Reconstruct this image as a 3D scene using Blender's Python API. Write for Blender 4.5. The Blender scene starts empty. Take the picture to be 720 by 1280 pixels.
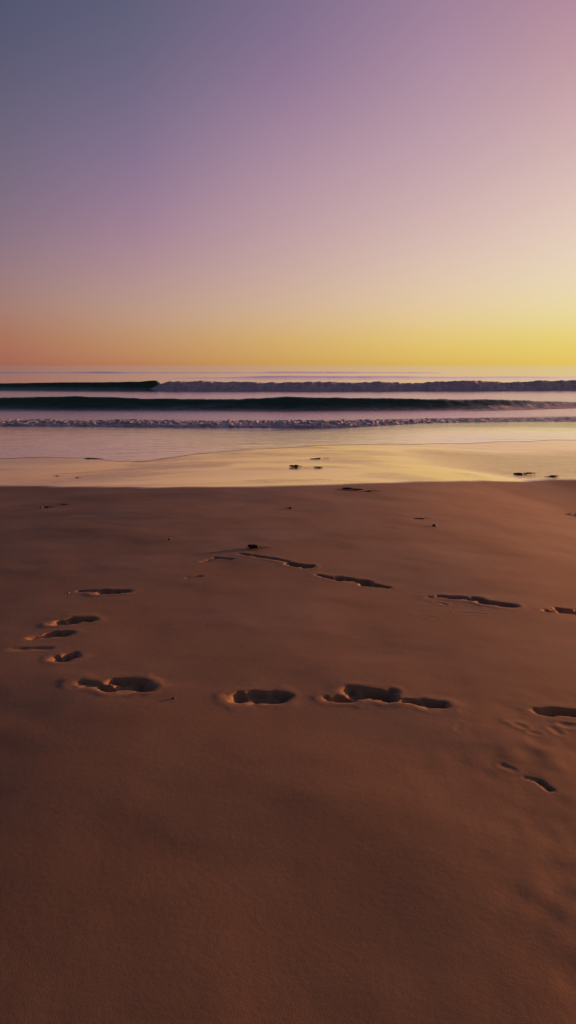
import bpy, math, random
import numpy as np
from mathutils import Vector, noise
random.seed(4); rng = np.random.RandomState(7)
sc = bpy.context.scene
C = sc.collection
R = math.radians

# ------------------------------------------------------------------ camera
CAM_H = 1.6; PITCH = R(10.32); F = 1005.0
cd = bpy.data.cameras.new('camera'); cam = bpy.data.objects.new('camera', cd); C.objects.link(cam)
cd.sensor_fit = 'VERTICAL'; cd.sensor_height = 24; cd.lens = 24 * F / 1280
cd.clip_start = 0.05; cd.clip_end = 20000
cam.location = (0, 0, CAM_H); cam.rotation_euler = (math.pi / 2 - PITCH, 0, 0)
sc.camera = cam

# ------------------------------------------------------------------ light
SUN_AZ = 64.0; SUN_EL = 5.0          # azimuth measured from the view direction towards the right
sc.view_settings.view_transform = 'Standard'; sc.view_settings.look = 'None'
sc.view_settings.exposure = 0.35; sc.view_settings.gamma = 1
sd = bpy.data.lights.new('sun', 'SUN'); sun = bpy.data.objects.new('sun', sd); C.objects.link(sun)
sd.energy = 5.0; sd.angle = R(0.6); sd.color = (1.0, 0.40, 0.16)
sv = Vector((math.sin(R(SUN_AZ)) * math.cos(R(SUN_EL)), math.cos(R(SUN_AZ)) * math.cos(R(SUN_EL)), math.sin(R(SUN_EL))))
sun.rotation_euler = sv.to_track_quat('Z', 'Y').to_euler()

def lin(c):
    o = []
    for v in c:
        v = v / 255.0
        o.append(v / 12.92 if v <= 0.04045 else ((v + 0.055) / 1.055) ** 2.4)
    return o

# twilight sky: colour over elevation, at several bearings from the view direction
SKY_EL = [22.5, 19, 14, 9.5, 6, 3.6, 1.8, 0.1]
SKY = {
 -19: [(75,80,107),(87,86,112),(108,101,122),(130,110,130),(152,122,128),(165,125,112),(169,113,90),(162,100,84)],
 -10: [(92,92,118),(105,100,125),(130,112,142),(158,126,148),(178,143,145),(188,152,132),(190,145,105),(185,125,85)],
   0: [(122,108,138),(138,113,145),(168,137,158),(188,155,162),(202,170,160),(210,178,145),(212,172,108),(202,157,86)],
  10: [(155,125,152),(170,138,160),(190,158,170),(210,178,175),(222,196,175),(228,200,155),(226,196,115),(217,178,88)],
  19: [(175,135,155),(190,150,160),(208,175,175),(225,198,185),(232,212,185),(232,215,160),(229,206,115),(226,192,92)],
  50: [(205,165,165),(215,180,175),(228,200,185),(238,220,190),(246,232,190),(250,235,165),(252,226,120),(250,205,90)],
 110: [(90,90,120),(100,95,120),(120,108,130),(140,115,128),(160,122,118),(165,120,100),(160,105,80),(150,90,70)],
 180: [(62,68,96),(66,70,98),(74,74,102),(100,88,116),(124,104,128),(136,112,132),(128,106,126),(112,96,116)],
 -70: [(66,74,104),(70,76,104),(80,82,108),(100,90,112),(120,100,114),(130,104,112),(130,98,98),(120,88,86)],
}
ZENITH = {-19:(34,42,66), -10:(36,43,68), 0:(40,45,70), 10:(44,47,72), 19:(48,50,74), 50:(56,54,78), 110:(38,44,68), 180:(30,38,60), -70:(30,38,62)}

w = bpy.data.worlds.new('World'); sc.world = w; w.use_nodes = True
nt = w.node_tree; N = nt.nodes; L = nt.links; N.clear()
def node(tree, t, **kw):
    n = tree.nodes.new(t)
    for k, v in kw.items(): setattr(n, k, v)
    return n
def mth(tree, op, a, b=None, c=None, clamp=False):
    n = tree.nodes.new('ShaderNodeMath'); n.operation = op; n.use_clamp = clamp
    for i, v in enumerate((a, b, c)):
        if v is None: continue
        if isinstance(v, (int, float)): n.inputs[i].default_value = v
        else: tree.links.new(v, n.inputs[i])
    return n.outputs[0]
tc = node(nt, 'ShaderNodeTexCoord'); sx = node(nt, 'ShaderNodeSeparateXYZ'); L.new(tc.outputs['Generated'], sx.inputs[0])
el = mth(nt, 'ARCSINE', sx.outputs[2])
el = mth(nt, 'MULTIPLY', el, 180 / math.pi)
elf = mth(nt, 'DIVIDE', mth(nt, 'MAXIMUM', el, 0.0), 90.0)
elf = mth(nt, 'POWER', elf, 0.5)
az = mth(nt, 'MULTIPLY', mth(nt, 'ARCTAN2', sx.outputs[0], sx.outputs[1]), 180 / math.pi)   # -180..180
def ramp_for(a):
    n = node(nt, 'ShaderNodeValToRGB'); L.new(elf, n.inputs[0]); cr = n.color_ramp; cr.interpolation = 'B_SPLINE'
    st = sorted([((e / 90) ** .5, lin(c)) for e, c in zip(SKY_EL, SKY[a])])
    z = lin(ZENITH[a]); t = st[-1]
    st.append(((33 / 90) ** .5, [0.55 * t[1][i] + .45 * z[i] for i in range(3)]))
    st.append(((52 / 90) ** .5, [.8 * z[i] for i in range(3)]))
    st.append((1.0, [.6 * q for q in z]))
    # denser resampling so that the spline follows the stops closely
    P = [s[0] for s in st]; xs = np.linspace(0, 1, 30)
    while len(cr.elements) < 30: cr.elements.new(0.5)
    for i, x in enumerate(xs):
        c = [float(np.interp(x, P, [s[1][k] for s in st])) for k in range(3)]
        cr.elements[i].position = float(x); cr.elements[i].color = (*c, 1)
    return n.outputs[0]
def mixc(tree, f, a, b):
    n = node(tree, 'ShaderNodeMix', data_type='RGBA'); 
    if isinstance(f, (int, float)): n.inputs[0].default_value = f
    else: tree.links.new(f, n.inputs[0])
    for i, v in ((6, a), (7, b)):
        if isinstance(v, tuple): n.inputs[i].default_value = (*v[:3], 1)
        else: tree.links.new(v, n.inputs[i])
    return n.outputs[2]
def mrange(tree, v, a, b, lo=0.0, hi=1.0, mode='LINEAR'):
    n = node(tree, 'ShaderNodeMapRange', interpolation_type=mode); tree.links.new(v, n.inputs[0])
    for i, x in enumerate((a, b, lo, hi)): n.inputs[i + 1].default_value = x
    return n.outputs[0]
order = [-180, -70, -19, -10, 0, 10, 19, 50, 110, 180]
acc = ramp_for(180); prev = -180; first = acc
for a in order[1:-1]:
    acc = mixc(nt, mrange(nt, az, prev, a), acc, ramp_for(a)); prev = a
acc = mixc(nt, mrange(nt, az, prev, 180), acc, first)
sky = node(nt, 'ShaderNodeTexSky', sky_type='NISHITA'); sky.sun_disc = False
sky.sun_elevation = R(SUN_EL); sky.sun_rotation = R(SUN_AZ)
b1 = node(nt, 'ShaderNodeBackground'); L.new(acc, b1.inputs[0]); b1.inputs[1].default_value = 0.785
b2 = node(nt, 'ShaderNodeBackground'); L.new(sky.outputs[0], b2.inputs[0]); b2.inputs[1].default_value = 0.0015
ad = node(nt, 'ShaderNodeAddShader'); L.new(b1.outputs[0], ad.inputs[0]); L.new(b2.outputs[0], ad.inputs[1])
wo = node(nt, 'ShaderNodeOutputWorld'); L.new(ad.outputs[0], wo.inputs[0])

# ------------------------------------------------------------------ helpers
SEA = -0.60
_rx = np.linspace(-60, 60, 4801)
_rt = np.clip((_rx - .6) / 3.6, 0, 1)
_rs = -(.004 + .094 * np.tanh(_rx / 3.0) + .150 * _rt * _rt * (3 - 2 * _rt)) * np.exp(-(_rx / 5.0) ** 4)  # cross slope added so the right sand catches more sun, the left less
_rs += .055 * np.exp(-((_rx - 9.5) / 3.0) ** 2)
_rz = np.concatenate([[0], np.cumsum((_rs[1:] + _rs[:-1]) / 2 * (_rx[1] - _rx[0]))]); _rz -= np.interp(0, _rx, _rz)
def relief(x, y):
    t = np.clip((np.asarray(y) - 12.0) / 15.0, 0, 1)
    g = .92 + .025 * np.clip(np.asarray(y) - 3.0, 0, 8.5)
    yy = np.asarray(y, dtype=float)
    u = np.clip(4.6 - yy, 0, 4.6); v = np.clip(yy - 6.0, 0, 6.0)
    tilt = -.012 * u * u - .0016 * v * v  # tilt added to dim the near sand and brighten the far sand
    return (g * np.interp(x, _rx, _rz) + tilt) * (1 - t * t * (3 - 2 * t))
def march(px, py, surf, tmax=30.0):
    x = (px - 360) / F; u = (640 - py) / F
    d = (x, math.cos(PITCH) + u * math.sin(PITCH), -math.sin(PITCH) + u * math.cos(PITCH))
    t = np.linspace(.8, tmax, 3000)
    below = CAM_H + d[2] * t < surf(d[0] * t, d[1] * t)
    k = int(np.argmax(below)) if below.any() else len(t) - 1
    return float(d[0] * t[k]), float(d[1] * t[k])
def ground_pt(px, py, z=None):
    if z is None:
        return march(px, py, lambda X, Y: relief(X, Y))
    x = (px - 360) / F; u = (640 - py) / F
    d = (x, math.cos(PITCH) + u * math.sin(PITCH), -math.sin(PITCH) + u * math.cos(PITCH))
    t = (z - CAM_H) / d[2]
    return d[0] * t, d[1] * t
def tag(o, label=None, cat=None, group=None, kind=None):
    if label: o['label'] = label
    if cat: o['category'] = cat
    if group: o['group'] = group
    if kind: o['kind'] = kind
    return o
def mesh_obj(name, v, f, mat, parent=None, smooth=True):
    v = np.asarray(v, dtype=np.float32); f = np.asarray(f, dtype=np.int32)
    me = bpy.data.meshes.new(name)
    me.vertices.add(len(v)); me.vertices.foreach_set('co', v.ravel())
    k = f.shape[1]
    me.loops.add(f.size); me.loops.foreach_set('vertex_index', f.ravel())
    me.polygons.add(len(f)); me.polygons.foreach_set('loop_start', np.arange(0, f.size, k, dtype=np.int32))
    me.update(calc_edges=True)
    me.polygons.foreach_set('use_smooth', np.full(len(f), smooth, dtype=bool))
    me.materials.append(mat); me.update(); me.validate()
    o = bpy.data.objects.new(name, me); C.objects.link(o)
    if parent: o.parent = parent
    return o
def empty(name, loc=(0, 0, 0)):
    o = bpy.data.objects.new(name, None); o.empty_display_size = .2; C.objects.link(o); o.location = loc; return o
def sstep(a, b, x):
    t = np.clip((x - a) / (b - a), 0, 1); return t * t * (3 - 2 * t)
def hash2(i, j, s=0):
    n = (i.astype(np.int64) * 374761393 + j.astype(np.int64) * 668265263 + s * 144269504) & 0x7fffffff
    n = ((n ^ (n >> 13)) * 1274126177) & 0x7fffffff
    return ((n ^ (n >> 16)) & 0xffff) / 65535.0
def vnoise(x, y, s=0):
    xi = np.floor(x); yi = np.floor(y); fx = x - xi; fy = y - yi
    fx = fx ** 3 * (fx * (fx * 6 - 15) + 10); fy = fy ** 3 * (fy * (fy * 6 - 15) + 10)
    a = hash2(xi, yi, s); b = hash2(xi + 1, yi, s); c = hash2(xi, yi + 1, s); d = hash2(xi + 1, yi + 1, s)
    return (a * (1 - fx) + b * fx) * (1 - fy) + (c * (1 - fx) + d * fx) * fy - 0.5
def grid_faces(ny, nx):
    i = np.arange(ny * nx).reshape(ny, nx)
    return np.stack([i[:-1, :-1], i[:-1, 1:], i[1:, 1:], i[1:, :-1]], -1).reshape(-1, 4)

# ------------------------------------------------------------------ beach height
def wave_edge(pts, z):
    P = sorted(ground_pt(a, b, z) for a, b in pts)
    X = np.array([p[0] for p in P]); Y = np.array([p[1] for p in P])
    return X, Y
BERM = wave_edge([(-300, 603), (0, 606), (100, 607.5), (220, 608), (330, 607.5), (430, 605), (520, 602), (600, 600), (680, 598.5), (720, 598)], None)
BERM = (np.append(BERM[0], [6.0, 9.0]), np.append(BERM[1], [BERM[1][-1] + .05, BERM[1][-1] + .2]))
def smooth_interp(x, XY, wdt=0.35):
    s = 0
    for k, q in ((-1, .25), (0, .5), (1, .25)): s = s + q * np.interp(x + k * wdt, XY[0], XY[1])
    return s

# each impression: capsules (px a, py a, radius a, px b, py b, radius b, depth)
PRINTS = [
 ('slender tapering footprint with a pointed left tail, above the cluster at the left edge', [(100,739,.018,128,739,.035,.015),(128,740,.06,155,739,.055,.05)]),
 ('deep dark footprint with an orange lit left lip, topmost of the left edge cluster', [(72,779,.05,92,777,.06,.035),(88,776,.06,110,775,.05,.055)]),
 ('shallow crumbled footprint just below left of the deep dark hollow, with grey clods inside', [(40,798,.035,56,795,.045,.02),(58,795,.05,80,793,.05,.034)]),
 ('small round heel dent between the crumbled print and the large double footprint at the left', [(73,824,.04,78,824,.045,.03),(84,822,.05,92,820,.045,.04)]),
 ('large double footprint at lower left, long orange lit heel and black toe pit', [(100,854,.045,138,860,.045,.032),(142,854,.075,165,856,.085,.04),(170,859,.06,183,860,.05,.06)]),
 ('boxy footprint with a straight lit lower edge, at the middle of the nearer row', [(299,872,.06,318,872,.065,.032),(318,871,.07,345,871,.07,.05)]),
 ('wide dark footprint with a soft blurred upper rim, right of the boxy one', [(412,873,.03,436,872,.045,.028),(444,866,.075,482,868,.07,.05),(484,876,.018,494,876,.014,.008)]),
 ('smooth solid dark footprint shaped like a drop, fourth of the nearer row', [(512,876,.02,530,878,.04,.03),(535,880,.055,550,882,.05,.05)]),
 ('long thin footprint cut by the right edge of the view in the nearer row', [(674,889,.025,700,890,.04,.035),(704,891,.045,745,893,.05,.05)]),
 ('narrow toe scratch in the sand at the right, below the nearer row', [(657,970,.008,672,974,.012,.006),(672,974,.013,687,985,.011,.018)]),
 ('long shallow drag groove ending in a dark pit, below the twiggy clump', [(300,692,.025,358,702,.03,.014),(364,705,.05,384,708,.05,.05)]),
 ('faint shallow footprint with pale rim left of the long drag groove', [(254,701,.025,270,697,.035,.012),(270,697,.035,288,698,.03,.022)]),
 ('long forked footprint in the farther row with a small lit clod in it', [(398,718,.02,424,724,.035,.022),(424,722,.05,455,726,.05,.04),(455,729,.035,482,733,.035,.045)]),
 ('long wavy dark footprint in the farther row at right of centre', [(536,745,.022,560,746,.035,.03),(560,746,.035,602,750,.035,.04),(606,753,.05,637,758,.055,.05)]),
 ('dark footprint with a bright lit heel, touching the right edge in the farther row', [(684,765,.025,698,764,.045,.025),(702,764,.06,745,768,.07,.05)]),
 ('tiny shallow dent at left of centre just below the faint pale rimmed print', [(234,722,.015,250,720,.018,.012)]),
 ('soft shallow hollow at the left edge below the crumbled footprint', [(15,813,.04,60,811,.03,.006)]),
]
DENTS = [(570,765,.010,605,768,.010,.004),(545,752,.01,556,755,.012,.006),(645,905,.012,653,908,.014,.004),(665,915,.010,672,917,.012,.004),(572,910,.008,575,905,.006,.003),
         (702,905,.02,725,908,.02,.005),(628,955,.008,642,961,.010,.004),(700,660,.03,720,662,.03,.004),(520,768,.008,545,772,.008,.003),(636,900,.01,650,897,.01,.003),(690,910,.012,697,915,.012,.004)]
def cap_sd(X, Y, c):
    ax, ay = ground_pt(c[0], c[1]); bx, by = ground_pt(c[3], c[4])
    dx, dy = bx - ax, by - ay; l2 = dx * dx + dy * dy + 1e-9
    t = np.clip(((X - ax) * dx + (Y - ay) * dy) / l2, 0, 1)
    qx = X - ax - t * dx; qy = Y - ay - t * dy; q = np.hypot(qx, qy); rr = c[2] + (c[5] - c[2]) * t
    return q - rr, -(qx * .9 + qy * .42) / (q + 1e-4), rr

def base_h(X, Y):
    e = smooth_interp(X, BERM)
    d = Y - e
    h = (-0.0355 * (np.sqrt((d + .3) ** 2 + .5) + (d + .3)) / 2)
    near = 1 - sstep(-1.0, 1.5, d)
    dry = near
    h = h + dry * (0.020 * vnoise(X / 2.3 + 3, Y / 1.7, 1) + 0.012 * vnoise(X / .8, Y / .6, 2) + 0.0035 * vnoise(X / .27 + Y * .5, Y / .19, 3)
                   + 0.0006 * vnoise(X / .09, Y / .07, 4))
    # hummocky, trodden sand at the lower right
    m = sstep(.3, 1.2, X) * sstep(4.2, 3.2, Y) 
    h = h + m * (0.008 * vnoise(X / .22, Y / .3 + X, 5) + .004 * vnoise(X / .08, Y / .09, 6))
    h = h + relief(X, Y)
    far = sstep(-.5, 2, d)
    h = h + far * 0.004 * vnoise(X / 3.1, Y / 2.0, 8)
    return h
def height(X, Y):
    h = base_h(X, Y)
    ids = np.full(X.shape, -1, dtype=np.int32)
    for n, (lab, caps) in enumerate(PRINTS):
        xs = [ground_pt(c[0], c[1])[0] for c in caps] + [ground_pt(c[3], c[4])[0] for c in caps]
        ys = [ground_pt(c[0], c[1])[1] for c in caps] + [ground_pt(c[3], c[4])[1] for c in caps]
        m = (X > min(xs) - .35) & (X < max(xs) + .35) & (Y > min(ys) - .35) & (Y < max(ys) + .35)
        x = X[m]; y = Y[m]
        if x.size == 0: continue
        wob = .034 * vnoise(x / .09, y / .07, 20 + n) + .022 * vnoise(x / .035, y / .035, 50 + n)
        dep = np.zeros_like(x); sd = np.full_like(x, 9.0)
        for c in caps:
            s, away, rr_ = cap_sd(x, y, c); s = s + wob * min(1, c[6] / .03)
            wid = np.minimum(.026 + .03 * (vnoise(x / .06, y / .06, 44 + n) + .4).clip(0) + .065 * np.clip(away, 0, 1), rr_ * (.9 + .5 * np.clip(away, 0, 1)))
            dep = np.maximum(dep, (.80 + .75 * vnoise(x / .085, y / .07, 33 + n)) * c[6] * (1 - sstep(-wid, .010, s)))
            sd = np.minimum(sd, s)
        D = max(c[6] for c in caps)
        rim = D * .045 * np.exp(-((sd - .035) / .03) ** 2) * (0.55 + 1.3 * vnoise(x / .12, y / .1, 70 + n)) * (sd > -.02)
        floor_n = (.024 * vnoise(x / .05, y / .045, 90 + n) + .011 * vnoise(x / .02, y / .02, 91 + n)) * (1 - sstep(-.04, 0, sd)) * min(1, D / .04)
        h[m] += -dep + rim + floor_n
        i2 = ids[m]; i2[sd < .055] = n; ids[m] = i2
    for k, c in enumerate(DENTS):
        s = cap_sd(X, Y, c)[0] + .02 * vnoise(X / .05, Y / .05, 120 + k)
        h += -.5 * c[6] * (1 - sstep(-.02, .012, s)) + c[6] * .25 * np.exp(-((s - .02) / .012) ** 2)
    return h, ids

def axis(lo, hi, step, far_lo, far_hi, g=1.12):
    a = list(np.arange(lo, hi, step)); s = step; x = a[-1]
    while x < far_hi: s *= g; x += s; a.append(x)
    s = step; x = lo; b = []
    while x > far_lo: s *= g; x -= s; b.append(x)
    return np.array(b[::-1] + a)
ax_x = axis(-2.75, 2.9, .0105, -4000, 4000, 1.10)
ax_y = axis(2.7, 7.9, .0105, -600, 60, 1.035)
GX, GY = np.meshgrid(ax_x, ax_y)
GZ, IDS = height(GX, GY)
eps = .003
def only_h(x, y): return height(x, y)[0]

# ------------------------------------------------------------------ materials
def new_mat(name):
    m = bpy.data.materials.new(name); m.use_nodes = True; t = m.node_tree
    return m, t, t.nodes['Principled BSDF']
def noise_tex(t, vec, scale, detail=4, rough=.5):
    n = node(t, 'ShaderNodeTexNoise'); n.inputs['Scale'].default_value = scale; n.inputs['Detail'].default_value = detail
    n.inputs['Roughness'].default_value = rough; t.links.new(vec, n.inputs['Vector']); return n.outputs['Fac']
def mapping(t, vec, scale):
    n = node(t, 'ShaderNodeMapping'); n.inputs['Scale'].default_value = scale; t.links.new(vec, n.inputs['Vector']); return n.outputs[0]

def sand_material():
    m, t, p = new_mat('beach_sand')
    geo = node(t, 'ShaderNodeNewGeometry'); pos = geo.outputs['Position']
    sp = node(t, 'ShaderNodeSeparateXYZ'); t.links.new(pos, sp.inputs[0])
    # berm line as a polyline of the beach in metres
    fc = node(t, 'ShaderNodeFloatCurve'); 
    X0, X1 = -8.0, 8.0
    u = mrange(t, sp.outputs[0], X0, X1); t.links.new(u, fc.inputs['Value'])
    cv = fc.mapping.curves[0]; xs = np.linspace(X0, X1, 17); ys = smooth_interp(xs, BERM)
    lo, hi = 9.0, 17.0
    while len(cv.points) < 17: cv.points.new(.5, .5)
    for i in range(17): cv.points[i].location = (i / 16, (ys[i] - lo) / (hi - lo))
    fc.mapping.update()
    edge = mrange(t, fc.outputs[0], 0, 1, lo, hi)
    d = mth(t, 'SUBTRACT', sp.outputs[1], edge)
    nz = noise_tex(t, mapping(t, pos, (1.0, 2.2, 1)), 1.2, 5)
    d = mth(t, 'ADD', d, mth(t, 'MULTIPLY', mth(t, 'SUBTRACT', nz, .5), .35))
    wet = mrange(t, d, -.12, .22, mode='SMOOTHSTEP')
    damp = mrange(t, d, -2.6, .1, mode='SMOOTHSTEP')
    big = noise_tex(t, mapping(t, pos, (1, 1, 1)), 1.1, 5)
    col = mixc(t, mrange(t, big, .35, .68), SAND_A, SAND_B)
    grain = noise_tex(t, pos, 900, 2)
    col = mixc(t, mrange(t, grain, .3, .75, 0, .22), col, (.07, .045, .035))
    speck = noise_tex(t, pos, 160, 3, .7)
    col = mixc(t, mrange(t, speck, .66, .74, 0, .35), col, (.10, .05, .035))
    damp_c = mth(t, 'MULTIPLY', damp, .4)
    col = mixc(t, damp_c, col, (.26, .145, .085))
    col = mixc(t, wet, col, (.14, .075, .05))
    col = mixc(t, mth(t, 'MULTIPLY', wet, .95), col, (1.0, .88, .62))
    t.links.new(col, p.inputs['Base Color'])
    t.links.new(mth(t, 'MULTIPLY', wet, .95), p.inputs['Metallic']); p.inputs['Specular Tint'].default_value = (1, .88, .68, 1)
    t.links.new(mrange(t, wet, 0, 1, .22, .5), p.inputs['Specular IOR Level'])
    rr = mrange(t, big, .3, .7, .52, .62)
    wr = mrange(t, noise_tex(t, mapping(t, pos, (.35, 1.6, 1)), 1.0, 4), .35, .65, .11, .17)
    ro = node(t, 'ShaderNodeMix'); t.links.new(wet, ro.inputs[0]); t.links.new(rr, ro.inputs[2]); t.links.new(wr, ro.inputs[3])
    t.links.new(ro.outputs[0], p.inputs['Roughness'])
    sp_ = node(t, 'ShaderNodeMix'); t.links.new(wet, sp_.inputs[0]); sp_.inputs[2].default_value = 1.33; sp_.inputs[3].default_value = 1.75
    t.links.new(sp_.outputs[0], p.inputs['IOR'])
    # bump: grain in the dry part, soft ripples in the wet part
    dry = mth(t, 'SUBTRACT', 1.0, wet)
    hb = mth(t, 'MULTIPLY', mth(t, 'MULTIPLY', noise_tex(t, pos, 260, 3, .6), .0007), dry)
    hb = mth(t, 'ADD', hb, mth(t, 'MULTIPLY', mth(t, 'MULTIPLY', noise_tex(t, pos, 38, 4, .55), .0008), dry))
    rip = noise_tex(t, mapping(t, pos, (2.0, 9.0, 1)), 1.0, 5, .6)
    # coarser ripple patch towards the sun
    pat = mth(t, 'MULTIPLY', mrange(t, sp.outputs[0], 2.2, 4.5, mode='SMOOTHSTEP'), mth(t, 'MULTIPLY', mrange(t, sp.outputs[1], 15.2, 16.2, mode='SMOOTHSTEP'), mrange(t, sp.outputs[1], 20, 18.7, mode='SMOOTHSTEP')))
    amp = mth(t, 'ADD', mth(t, 'MULTIPLY', pat, .030), mth(t, 'MULTIPLY', mrange(t, noise_tex(t, mapping(t, pos, (.5, .9, 1)), 1.0, 3), .45, .68), .012))
    hb = mth(t, 'ADD', hb, mth(t, 'MULTIPLY', mth(t, 'MULTIPLY', rip, amp), wet))
    b = node(t, 'ShaderNodeBump'); b.inputs['Strength'].default_value = 1.0; b.inputs['Distance'].default_value = 1.0
    t.links.new(hb, b.inputs['Height']); t.links.new(b.outputs[0], p.inputs['Normal'])
    return m
SAND_A = (.40, .25, .142); SAND_B = (.355, .215, .12)
M_sand = sand_material()

def water_material(name, base, rough, ior, amps, foam=0.0):
    m, t, p = new_mat(name)
    geo = node(t, 'ShaderNodeNewGeometry'); pos = geo.outputs['Position']
    p.inputs['Roughness'].default_value = rough; p.inputs['IOR'].default_value = ior
    col = base
    h = None
    for sxx, syy, a in amps:
        q = mth(t, 'MULTIPLY', noise_tex(t, mapping(t, pos, (sxx, syy, 1)), 1.0, 4, .55), a)
        h = q if h is None else mth(t, 'ADD', h, q)
    if foam:
        yy = node(t, 'ShaderNodeSeparateXYZ'); t.links.new(pos, yy.inputs[0])
        h = mth(t, 'MULTIPLY', h, mrange(t, yy.outputs[1], 32, 110, 1.0, .45))
    b = node(t, 'ShaderNodeBump'); b.inputs['Distance'].default_value = 1.0; t.links.new(h, b.inputs['Height']); t.links.new(b.outputs[0], p.inputs['Normal'])
    if foam:
        f = noise_tex(t, mapping(t, pos, (.5, 1.6, 1)), 1.0, 6, .65)
        f2 = noise_tex(t, mapping(t, pos, (4, 7, 1)), 1.0, 4, .6)
        k = mth(t, 'MULTIPLY', mrange(t, f, .42, .66), mrange(t, f2, .25, .6))
        k = mth(t, 'MULTIPLY', k, foam)
        fade = node(t, 'ShaderNodeSeparateXYZ'); t.links.new(pos, fade.inputs[0])
        k = mth(t, 'MULTIPLY', k, mrange(t, fade.outputs[1], 75, 30))
        c = mixc(t, k, base, (.72, .70, .72)); t.links.new(c, p.inputs['Base Color'])
        r = node(t, 'ShaderNodeMix'); t.links.new(k, r.inputs[0]); t.links.new(mrange(t, fade.outputs[1], 35, 100, rough, .12), r.inputs[2]); r.inputs[3].default_value = .5
        t.links.new(r.outputs[0], p.inputs['Roughness'])
    else:
        p.inputs['Base Color'].default_value = (*base, 1)
    return m
M_sea = water_material('sea_water', (.92, .68, .58), .26, 1.5, [(.35, 1.1, .05), (1.8, 5, .022)], foam=.35)
M_film = water_material('swash_film', (.09, .065, .055), .10, 1.5, [(.8, 3.0, .020), (3, 11, .003)])
M_film.node_tree.nodes['Principled BSDF'].inputs['Metallic'].default_value = .925
M_film.node_tree.nodes['Principled BSDF'].inputs['Base Color'].default_value = (.96, .77, .62, 1)
M_sea.node_tree.nodes['Principled BSDF'].inputs['Metallic'].default_value = .92
M_face = water_material('wave_face_water', (.050, .115, .062), .16, 1.33, [(.6, 1.4, .05), (3, 4, .012)])
M_face.node_tree.nodes['Principled BSDF'].inputs['Specular IOR Level'].default_value = .35
def foam_material(name, c0, c1, disp, tl=.2):
    m, t, p = new_mat(name)
    geo = node(t, 'ShaderNodeNewGeometry'); pos = geo.outputs['Position']
    n1 = noise_tex(t, mapping(t, pos, (2.5, 2.5, 5)), 1.0, 6, .7)
    c = mixc(t, mrange(t, n1, .35, .62), c0, c1); t.links.new(c, p.inputs['Base Color'])
    p.inputs['Roughness'].default_value = .55
    p.inputs['Subsurface Weight'].default_value = .0
    n2 = noise_tex(t, pos, 9, 5, .7)
    b = node(t, 'ShaderNodeBump'); b.inputs['Distance'].default_value = disp; t.links.new(n2, b.inputs['Height']); t.links.new(b.outputs[0], p.inputs['Normal'])
    tr = node(t, 'ShaderNodeBsdfTranslucent'); t.links.new(c, tr.inputs[0]); t.links.new(b.outputs[0], tr.inputs[1])
    mx = node(t, 'ShaderNodeMixShader'); mx.inputs[0].default_value = tl
    out = [n for n in t.nodes if n.type == 'OUTPUT_MATERIAL'][0]
    t.links.new(p.outputs[0], mx.inputs[1]); t.links.new(tr.outputs[0], mx.inputs[2]); t.links.new(mx.outputs[0], out.inputs[0])
    return m
M_foam = foam_material('wave_foam', (.60, .56, .62), (.90, .86, .88), .07)
M_bore = foam_material('bore_foam', (.30, .28, .31), (.93, .88, .88), .06, .0)
M_bore.node_tree.nodes['Principled BSDF'].inputs['Roughness'].default_value = .3

# ------------------------------------------------------------------ sand sheet + footprints
V = np.stack([GX, GY, GZ], -1).reshape(-1, 3)
Fc = grid_faces(*GX.shape)
gy_, gx_ = np.gradient(GZ)
dzdx = gx_ / np.gradient(ax_x)[None, :]; dzdy = gy_ / np.gradient(ax_y)[:, None]
NR = np.stack([-dzdx, -dzdy, np.ones_like(GZ)], -1).reshape(-1, 3); NR /= np.linalg.norm(NR, axis=1)[:, None]
vid = IDS.reshape(-1)
fid = vid[Fc].max(axis=1)
def submesh(name, sel, mat, origin=None):
    f = Fc[sel]; used, inv = np.unique(f.ravel(), return_inverse=True)
    v = V[used].copy()
    if origin is not None: v -= np.array(origin)
    o = mesh_obj(name, v, inv.reshape(-1, 4), mat)
    o.data.normals_split_custom_set_from_vertices([tuple(x) for x in NR[used].astype(float)])
    if origin is not None: o.location = origin
    return o
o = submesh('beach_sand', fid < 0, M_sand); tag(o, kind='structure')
for n, (lab, caps) in enumerate(PRINTS):
    s = fid == n
    if not s.any(): continue
    c = V[np.unique(Fc[s])].mean(axis=0)
    o = submesh('footprint', s, M_sand, (float(c[0]), float(c[1]), 0.0))
    tag(o, lab, 'footprint', 'footprints pressed into the dry sand')

# ------------------------------------------------------------------ sea sheet
bore_line = wave_edge([(-500, 532), (0, 533), (200, 534), (400, 534.5), (480, 533), (560, 531), (640, 529.5), (720, 528), (1300, 524)], SEA)
bx_ = bore_line[0]
sx_ = axis(-30, 30, .5, -9000, 9000, 1.25); sy_ = axis(0, 60, .5, 0, 12000, 1.15)
sy_ = np.concatenate([[0], sy_[sy_ > 0]])
SX, SY = np.meshgrid(sx_, sy_)
start = smooth_interp(SX, bore_line, .6) + .5
YY = start + SY
mesh_obj('sea', np.stack([SX, YY, np.full_like(SX, SEA)], -1).reshape(-1, 3), grid_faces(*SX.shape), M_sea)
tag(bpy.data.objects['sea'], kind='structure')

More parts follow.
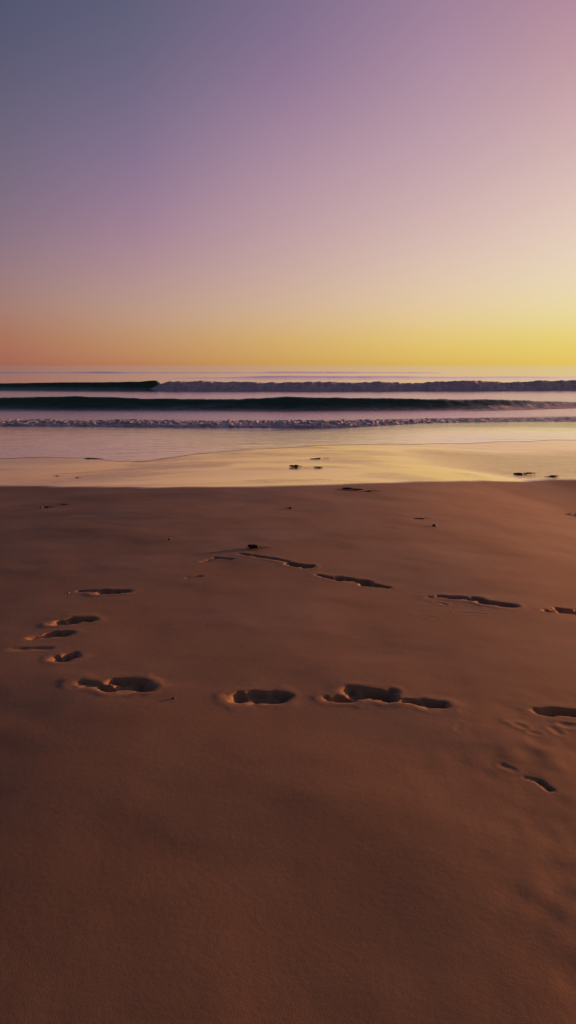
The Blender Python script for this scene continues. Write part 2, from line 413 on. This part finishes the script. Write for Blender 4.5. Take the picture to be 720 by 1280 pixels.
# thin sheet of backwash water lying on the wet sand
film_edge = wave_edge([(-500, 560), (0, 570), (50, 567), (100, 569), (140, 575), (180, 577.5), (215, 572), (270, 565), (330, 561), (400, 556), (500, 552), (620, 548), (720, 546), (1300, 540)], -.32)
fx_ = axis(-12, 12, .08, -400, 400, 1.12)
FX, T = np.meshgrid(fx_, np.linspace(0, 1, 60))
y0 = smooth_interp(FX, film_edge, .12) + .25 * vnoise(FX / .8, FX * 0, 5) + .1 * vnoise(FX / .25, FX * 0, 6)
y1 = smooth_interp(FX, bore_line, .6) + 1.2
FY = y0 + (y1 - y0) * T
FZ = base_h(FX, FY) + .006 * sstep(0, .12, T) + .0012
_k = sstep(.78, .93, T); FZ = np.maximum(FZ * (1 - _k) + (SEA + .004) * _k, base_h(FX, FY) + .004)
mesh_obj('backwash_water', np.stack([FX, FY, FZ], -1).reshape(-1, 3), grid_faces(*FX.shape), M_film)
tag(bpy.data.objects['backwash_water'], kind='structure')

# ------------------------------------------------------------------ waves
def wave_strip(name, xs, base_y, prof, mat, parent=None, seed=1, rough_y=0.0, rough_z=0.0, sc_=(.5, .5)):
    """prof(x) -> array of (dy, z) rows; base_y(x) = foot of the wave on the sea"""
    rows = prof(xs)                       # (k, nx, 2)
    k = rows.shape[0]
    X = np.repeat(xs[None, :], k, 0); Yc = base_y(xs)[None, :] + rows[:, :, 0]; Z = rows[:, :, 1]
    s = np.cumsum(np.hypot(np.diff(Yc, axis=0, prepend=Yc[:1]), np.diff(Z, axis=0, prepend=Z[:1])), axis=0)
    amp = np.clip(Z / .12, 0, 1)
    nz = sum(a * vnoise(X / (sc_[0] * q), s / (sc_[1] * q), seed + int(q * 100)) for a, q in ((1, 1), (.55, .45), (.3, .2)))
    Z2 = Z + rough_z * nz * amp; Y2 = Yc - rough_y * nz * amp
    o = mesh_obj(name, np.stack([X, Y2, Z2 + SEA], -1).reshape(-1, 3), grid_faces(k, len(xs)), mat, parent)
    return o
def zat(py_top, py_base, x_m, Yb, dy):     # crest height from its rows in the photo
    pass
def top_height(pts, yoff, base_line):
    """crest line in the photo -> height above the sea for a crest standing yoff behind the foot"""
    X = []; H = []
    for a, b in pts:
        yb = float(np.interp(0, [0], [0]))
        x = (a - 360) / F; u = (640 - b) / F
        dy_, dz_ = math.cos(PITCH) + u * math.sin(PITCH), -math.sin(PITCH) + u * math.cos(PITCH)
        t = 30.0
        for _ in range(8): t = (np.interp(x * t, *base_line) + yoff) / dy_
        X.append(x * t); H.append(CAM_H + dz_ * t - SEA)
    return np.array(X), np.array(H)

# middle wave: long dark unbroken face
w2 = wave_edge([(-900, 511), (0, 511.5), (180, 512.5), (400, 513.5), (560, 512.5), (640, 511), (720, 508.5), (1500, 506)], SEA)
t2 = top_height([(-900, 497), (0, 497), (100, 495.3), (180, 498), (240, 498.6), (300, 498.5), (325, 497.5), (350, 495.8), (400, 496.8), (480, 497.8), (560, 498.8), (620, 499.3), (680, 501.5), (720, 502.6), (1500, 503)], 1.3, w2)
xs2 = axis(-16, 16, .05, -120, 120, 1.05)
def prof2(x):
    h = smooth_interp(x, t2, .25) + .03 * vnoise(x / .5, x * 0, 3) + .012 * vnoise(x / .15, x * 0, 4)
    R_ = []
    for dy, f in [(-.25, -.03), (-.1, .02), (.1, .10), (.3, .22), (.5, .36), (.68, .50), (.85, .66), (1.0, .81), (1.12, .92), (1.25, .985), (1.4, 1.0), (1.7, .95), (2.2, .83), (2.9, .62), (3.8, .38), (4.8, .17), (5.8, .04), (6.6, -.04)]:
        R_.append(np.stack([np.full_like(x, dy), h * f], -1))
    return np.array(R_)
e = empty('wave', (0, 29.5, SEA)); tag(e, 'long dark green unbroken wave, middle of the three lines of surf', 'wave', 'waves rolling in to the beach')
o = wave_strip('wave_face', xs2, lambda x: smooth_interp(x, w2, .8), prof2, M_face, None, 11, .03, .02, (.8, .4)); o.parent = e; o.matrix_parent_inverse = e.matrix_world.inverted(); o.location = (0, -29.5, -SEA)
# thin foam remains in front of its right end
xs = np.arange(8.5, 40, .08)
def profa(x):
    a = sstep(8.5, 11, x)
    return np.array([np.stack([np.full_like(x, dy), f * a], -1) for dy, f in [(-1.6, -.02), (-1.3, .02), (-.8, .06), (-.3, .10), (.1, .14), (.4, .17), (.7, .1)]])
o = wave_strip('foam', xs, lambda x: smooth_interp(x, w2, .8), profa, M_foam, None, 21, .05, .08, (.35, .3)); o.parent = e; o.location = (0, -29.5, -SEA)

# far wave: dark face at the left, broken foam to the right of the lip
w1 = wave_edge([(-900, 488), (0, 487.5), (200, 488.5), (400, 488.8), (600, 488.3), (720, 487.5), (1500, 486)], SEA)
XL = ground_pt(203, 488.5, SEA)[0]
t1 = top_height([(-900, 479), (0, 479.2), (60, 478.2), (130, 477.8), (175, 477), (192, 475.6), (206, 477)], 1.6, w1)
xsL = np.arange(-130, XL + .35, .12)
def prof1(x):
    h = np.interp(x, *t1) + .03 * vnoise(x / .9, x * 0, 3)
    cut = sstep(XL + .35, XL - .7, x + .3 * vnoise(x / .2, x * 0, 5))
    rr = [(-4.2, -.02), (-3.4, .015), (-2.4, .045), (-1.2, .085), (-.4, .12), (.3, .17), (.7, .34), (1.0, .54), (1.25, .74), (1.4, .9), (1.55, 1.0), (1.8, 1.0), (2.3, .88), (3.2, .62), (4.5, .3), (6, .06), (7, -.05)]
    return np.array([np.stack([np.full_like(x, dy), h * f * cut - .03 * (1 - cut)], -1) for dy, f in rr])
e1 = empty('wave', (0, 62, SEA)); tag(e1, 'farthest tall wave, dark at the left and already broken into grey foam to the right', 'wave', 'waves rolling in to the beach')
def adopt(o, e): o.parent = e; o.location = (-e.location.x, -e.location.y, -e.location.z)
adopt(wave_strip('wave_face', xsL, lambda x: smooth_interp(x, w1, 1), prof1, M_face, None, 31, .04, .03, (1.4, .6)), e1)
t1f = top_height([(200, 477.5), (260, 476.5), (320, 477.8), (370, 478.5), (385, 477.5), (440, 478.3), (460, 477), (480, 477), (500, 479), (560, 477), (600, 475.8), (630, 478), (690, 476.3), (720, 475.5), (900, 477), (1500, 477)], .9, w1)
xsR = np.arange(XL - 1.6, 130, .07)
def prof1f(x):
    h = np.interp(x, *t1f) + .07 * vnoise(x / .8, x * 0, 3) + .05 * vnoise(x / .35, x * 0, 9)
    a = .12 + .88 * sstep(XL - 1.6, XL + .5, x)
    rr = [(-.95, -.03), (-.85, .08), (-.7, .20), (-.5, .34), (-.25, .50), (.05, .68), (.4, .86), (.7, .97), (.95, 1.0), (1.3, .94), (1.8, .75), (2.5, .5), (3.5, .22), (4.5, .02), (5, -.05)]
    return np.array([np.stack([np.full_like(x, dy), h * f * a], -1) for dy, f in rr])
adopt(wave_strip('foam', xsR, lambda x: smooth_interp(x, w1, 1), prof1f, M_foam, None, 41, .22, .12, (.9, .5)), e1)

# near bore: low lumpy foam line reaching the beach
xsB = axis(-13, 13, .028, -110, 110, 1.06)
def profB(x):
    h = (.108 + .025 * vnoise(x / 1.5, x * 0, 3)) * (1 - .38 * sstep(4, 10, x))
    rr = [(-.05, -.012), (0, .02), (.03, .05), (.08, .075), (.16, .09)] + [(.16 + .07 * i, .09 + .075 * math.sin(min(1, i / 9) * 1.57) ) for i in range(1, 16)] + [(1.5, .12), (1.8, .08), (2.2, .04), (2.7, .01), (3.0, -.02)]
    return np.array([np.stack([np.full_like(x, dy * 1.35), h * f / .13], -1) for dy, f in rr])
eb = empty('wave', (0, 25.6, SEA)); tag(eb, 'low line of lumpy foam nearest the beach, first of the three lines of surf', 'wave', 'waves rolling in to the beach')
adopt(wave_strip('foam', xsB, lambda x: smooth_interp(x, bore_line, .6), profB, M_bore, None, 61, .09, .07, (.15, .10)), eb)

# low swells still far out
for (pb, ph, xa, xb, lab) in [(473.5, .42, 130, 2500, 'faint low swell right behind the foaming wave'), (466.5, .40, -1500, 620, 'thin faint swell line below the horizon, farthest out at the left')]:
    yb = ground_pt(360, pb, SEA)[1]; xa_ = (xa - 360) / F * yb; xb_ = min(700, (xb - 360) / F * yb); xa_ = max(-700, xa_)
    xs = np.arange(xa_, xb_, .8)
    def profS(x):
        a = sstep(xa_, xa_ + 25, x) * sstep(xb_, xb_ - 25, x)
        h = (ph * (1 + .5 * vnoise(x / 14, x * 0, 3)))
        return np.array([np.stack([np.full_like(x, dy), h * f * a - .01], -1) for dy, f in [(-3, -.02), (-1.5, .1), (0, .38), (1, .68), (2, .92), (3, 1.0), (4.5, .9), (7, .5), (10, .12), (12, -.03)]])
    o = wave_strip('swell', xs, lambda x: np.full_like(x, yb) + 3 * vnoise(x / 40, x * 0, 7), profS, M_sea, None, 71, .1, .05, (4, 2))
    tag(o, lab, 'wave', 'low swells far out')

# ------------------------------------------------------------------ small things lying on the beach
def simple(name, col, rough=.7, var=.5):
    m, t, p = new_mat(name)
    geo = node(t, 'ShaderNodeNewGeometry')
    n = noise_tex(t, geo.outputs['Position'], 60, 4, .6)
    t.links.new(mixc(t, n, tuple(c * (1 - var) for c in col), tuple(c * (1 + var) for c in col)), p.inputs['Base Color'])
    p.inputs['Roughness'].default_value = rough
    b = node(t, 'ShaderNodeBump'); b.inputs['Distance'].default_value = .004; t.links.new(n, b.inputs['Height']); t.links.new(b.outputs[0], p.inputs['Normal'])
    return m
M_weed = simple('dried_kelp', (.030, .018, .014), .55)
M_peb = simple('pebble_stone', (.10, .075, .06), .6)
M_shell = simple('pale_shell', (.45, .36, .30), .5, .2)
def gz(x, y): return float(height(np.array([x]), np.array([y]))[0][0])
def tube(pts, rads, flat=.5, n=7):
    v = []; f = []
    P = [Vector(p) for p in pts]
    for i, p in enumerate(P):
        tdir = (P[min(i + 1, len(P) - 1)] - P[max(i - 1, 0)]).normalized()
        side = tdir.cross(Vector((0, 0, 1))).normalized(); up = Vector((0, 0, 1))
        for k in range(n):
            a = 2 * math.pi * k / n
            v.append(tuple(p + side * math.cos(a) * rads[i] + up * math.sin(a) * rads[i] * flat))
    for i in range(len(P) - 1):
        for k in range(n): f.append((i * n + k, i * n + (k + 1) % n, (i + 1) * n + (k + 1) % n, (i + 1) * n + k))
    return v, f
def blob(c, r, seed, n=14, m=9):
    v = []; f = []
    for j in range(m):
        th = math.pi * j / (m - 1)
        for k in range(n):
            ph = 2 * math.pi * k / n
            d = Vector((math.sin(th) * math.cos(ph), math.sin(th) * math.sin(ph), math.cos(th)))
            q = 1 + .55 * noise.noise(d * 1.9 + Vector((seed, seed * .7, 0))) + .2 * noise.noise(d * 5 + Vector((0, seed, 0)))
            v.append((c[0] + d.x * r[0] * q, c[1] + d.y * r[1] * q, c[2] + d.z * r[2] * q))
    for j in range(m - 1):
        for k in range(n): f.append((j * n + k, j * n + (k + 1) % n, (j + 1) * n + (k + 1) % n, (j + 1) * n + k))
    return v, f
def join(parts):
    V_ = []; F_ = []
    for v, f in parts:
        b = len(V_); V_ += v; F_ += [tuple(i + b for i in q) for q in f]
    return V_, F_
def on_ground(px, py):
    return march(px, py, base_h, 60.0)
def weed(px0, py0, px1, py1, hgt, label, zlev=0.0, strands=7, lumps=3, group=None, seed=0):
    r = random.Random(seed)
    x0, y0 = on_ground(px0, py0); x1, y1 = on_ground(px1, py1)
    cx, cy = (x0 + x1) / 2, (y0 + y1) / 2; Ln = math.hypot(x1 - x0, y1 - y0); z = gz(cx, cy)
    e = empty('seaweed_clump', (cx, cy, z))
    tag(e, label, 'seaweed', group)
    ux, uy = (x1 - x0) / Ln, (y1 - y0) / Ln
    parts = []
    for k in range(lumps):
        t = (r.random() - .5) * .7
        parts.append(blob((ux * t * Ln, uy * t * Ln, hgt * .4), (Ln * r.uniform(.13, .26), Ln * r.uniform(.08, .14), hgt * r.uniform(.22, .5)), seed + k * 3.1))
    v, f = join(parts)
    if lumps: mesh_obj('holdfast', v, f, M_weed, e)
    for k in range(strands):
        t = (r.random() - .5) * .5; a = math.atan2(uy, ux) + r.uniform(-.35, .35) + (math.pi if r.random() < .5 else 0)
        ln = Ln * r.uniform(.35, .55); pts = []; rads = []
        for i in range(9):
            s = i / 8
            a2 = a + r.uniform(-.25, .25)
            q = (ux * t * Ln + math.cos(a2) * ln * s, uy * t * Ln + math.sin(a2) * ln * s * .6, hgt * .45 * (1 - s) + .005 + hgt * .2 * math.sin(s * 7 + k))
            pts.append(q); rads.append((.35 + .65 * math.sin(math.pi * min(1, s * .8 + .2))) * Ln * .028)
        v, f = tube(pts, rads, .4); mesh_obj('frond', v, f, M_weed, e)
    return e
G = 'dark seaweed scraps on the beach'
weed(361, 584, 379, 584, .05, 'dark seaweed clump on the shiny wet sand, larger of the two at the centre', -.08, 6, 3, G, 1)
weed(382, 585, 402, 585, .035, 'flatter seaweed scrap on wet sand, just right of the larger central clump', -.08, 6, 2, G, 2)
weed(388, 574, 410, 573, .018, 'thin streak of seaweed on the wet sand above the central clumps', -.1, 4, 1, G, 3)
weed(643, 593, 668, 593, .05, 'dark seaweed clump at the right where wet sand meets dry', 0, 7, 3, G, 4)
weed(682, 596, 698, 596, .03, 'small seaweed scrap right of the clump at the wet sand edge', 0, 5, 2, G, 5)
weed(430, 611, 455, 614, .03, 'long flat kelp strip on dry sand just below the wet edge, left half', 0, 6, 2, G, 6)
weed(452, 614, 476, 615, .02, 'thin tail of kelp at the right of the long flat strip', 0, 4, 1, G, 7)
weed(308, 685, 334, 686, .04, 'twiggy tangled seaweed clump standing above the long drag groove', 0, 9, 2, G, 8)
weed(50, 635, 68, 634, .02, 'small dark seaweed scrap beside a pale shell at the far left', 0, 5, 2, G, 9)
weed(71, 631, 88, 631, .012, 'flat seaweed strip at the far left, right of the small scrap', 0, 4, 1, G, 10)
weed(357, 636, 370, 636, .02, 'tiny isolated seaweed scrap on dry sand near the centre', 0, 4, 1, G, 11)
weed(519, 649, 536, 649, .015, 'flat seaweed strip on dry sand above left of a small pebble', 0, 4, 1, G, 12)
weed(702, 644, 722, 642, .015, 'thin seaweed scrap on glowing sand by the right edge', 0, 5, 1, G, 13)
weed(107, 573, 130, 574, .010, 'long thin seaweed streak at the backwash edge on the left', -.12, 4, 1, G, 14)
weed(61, 596, 73, 595, .010, 'short seaweed streak on the wet sand at the left, leftmost of two', -.05, 3, 1, G, 15)
weed(93, 597, 102, 597, .010, 'short seaweed streak on the wet sand at the left, rightmost of two', -.05, 3, 1, G, 16)
def pebble(name, px, py, size, mat, label, cat, seed, flat=.6):
    x, y = on_ground(px, py); z = gz(x, y)
    v, f = blob((0, 0, size * flat * .5), (size, size * .75, size * flat), seed)
    o = mesh_obj(name, v, f, mat); o.location = (x, y, z)
    tag(o, label, cat); return o
pebble('pebble', 217, 875, .008, M_peb, 'small dark pebble on bare sand between the double footprint and the boxy one', 'pebble', 2.2)
pebble('pebble', 543, 658, .022, M_peb, 'dark pebble on dry sand at right, below a flat seaweed strip', 'pebble', 5.1)
pebble('pebble', 212, 675, .014, M_peb, 'tiny pebble alone on the sand above the farther footprints at the left', 'pebble', 8.1)
pebble('shell', 52, 635.5, .017, M_shell, 'pale shell at the far left beside a dark seaweed scrap', 'shell', 3.3)
pebble('shell', 85, 742, .010, M_shell, 'small pale shell at the tip of the slender tapering footprint', 'shell', 6.3)
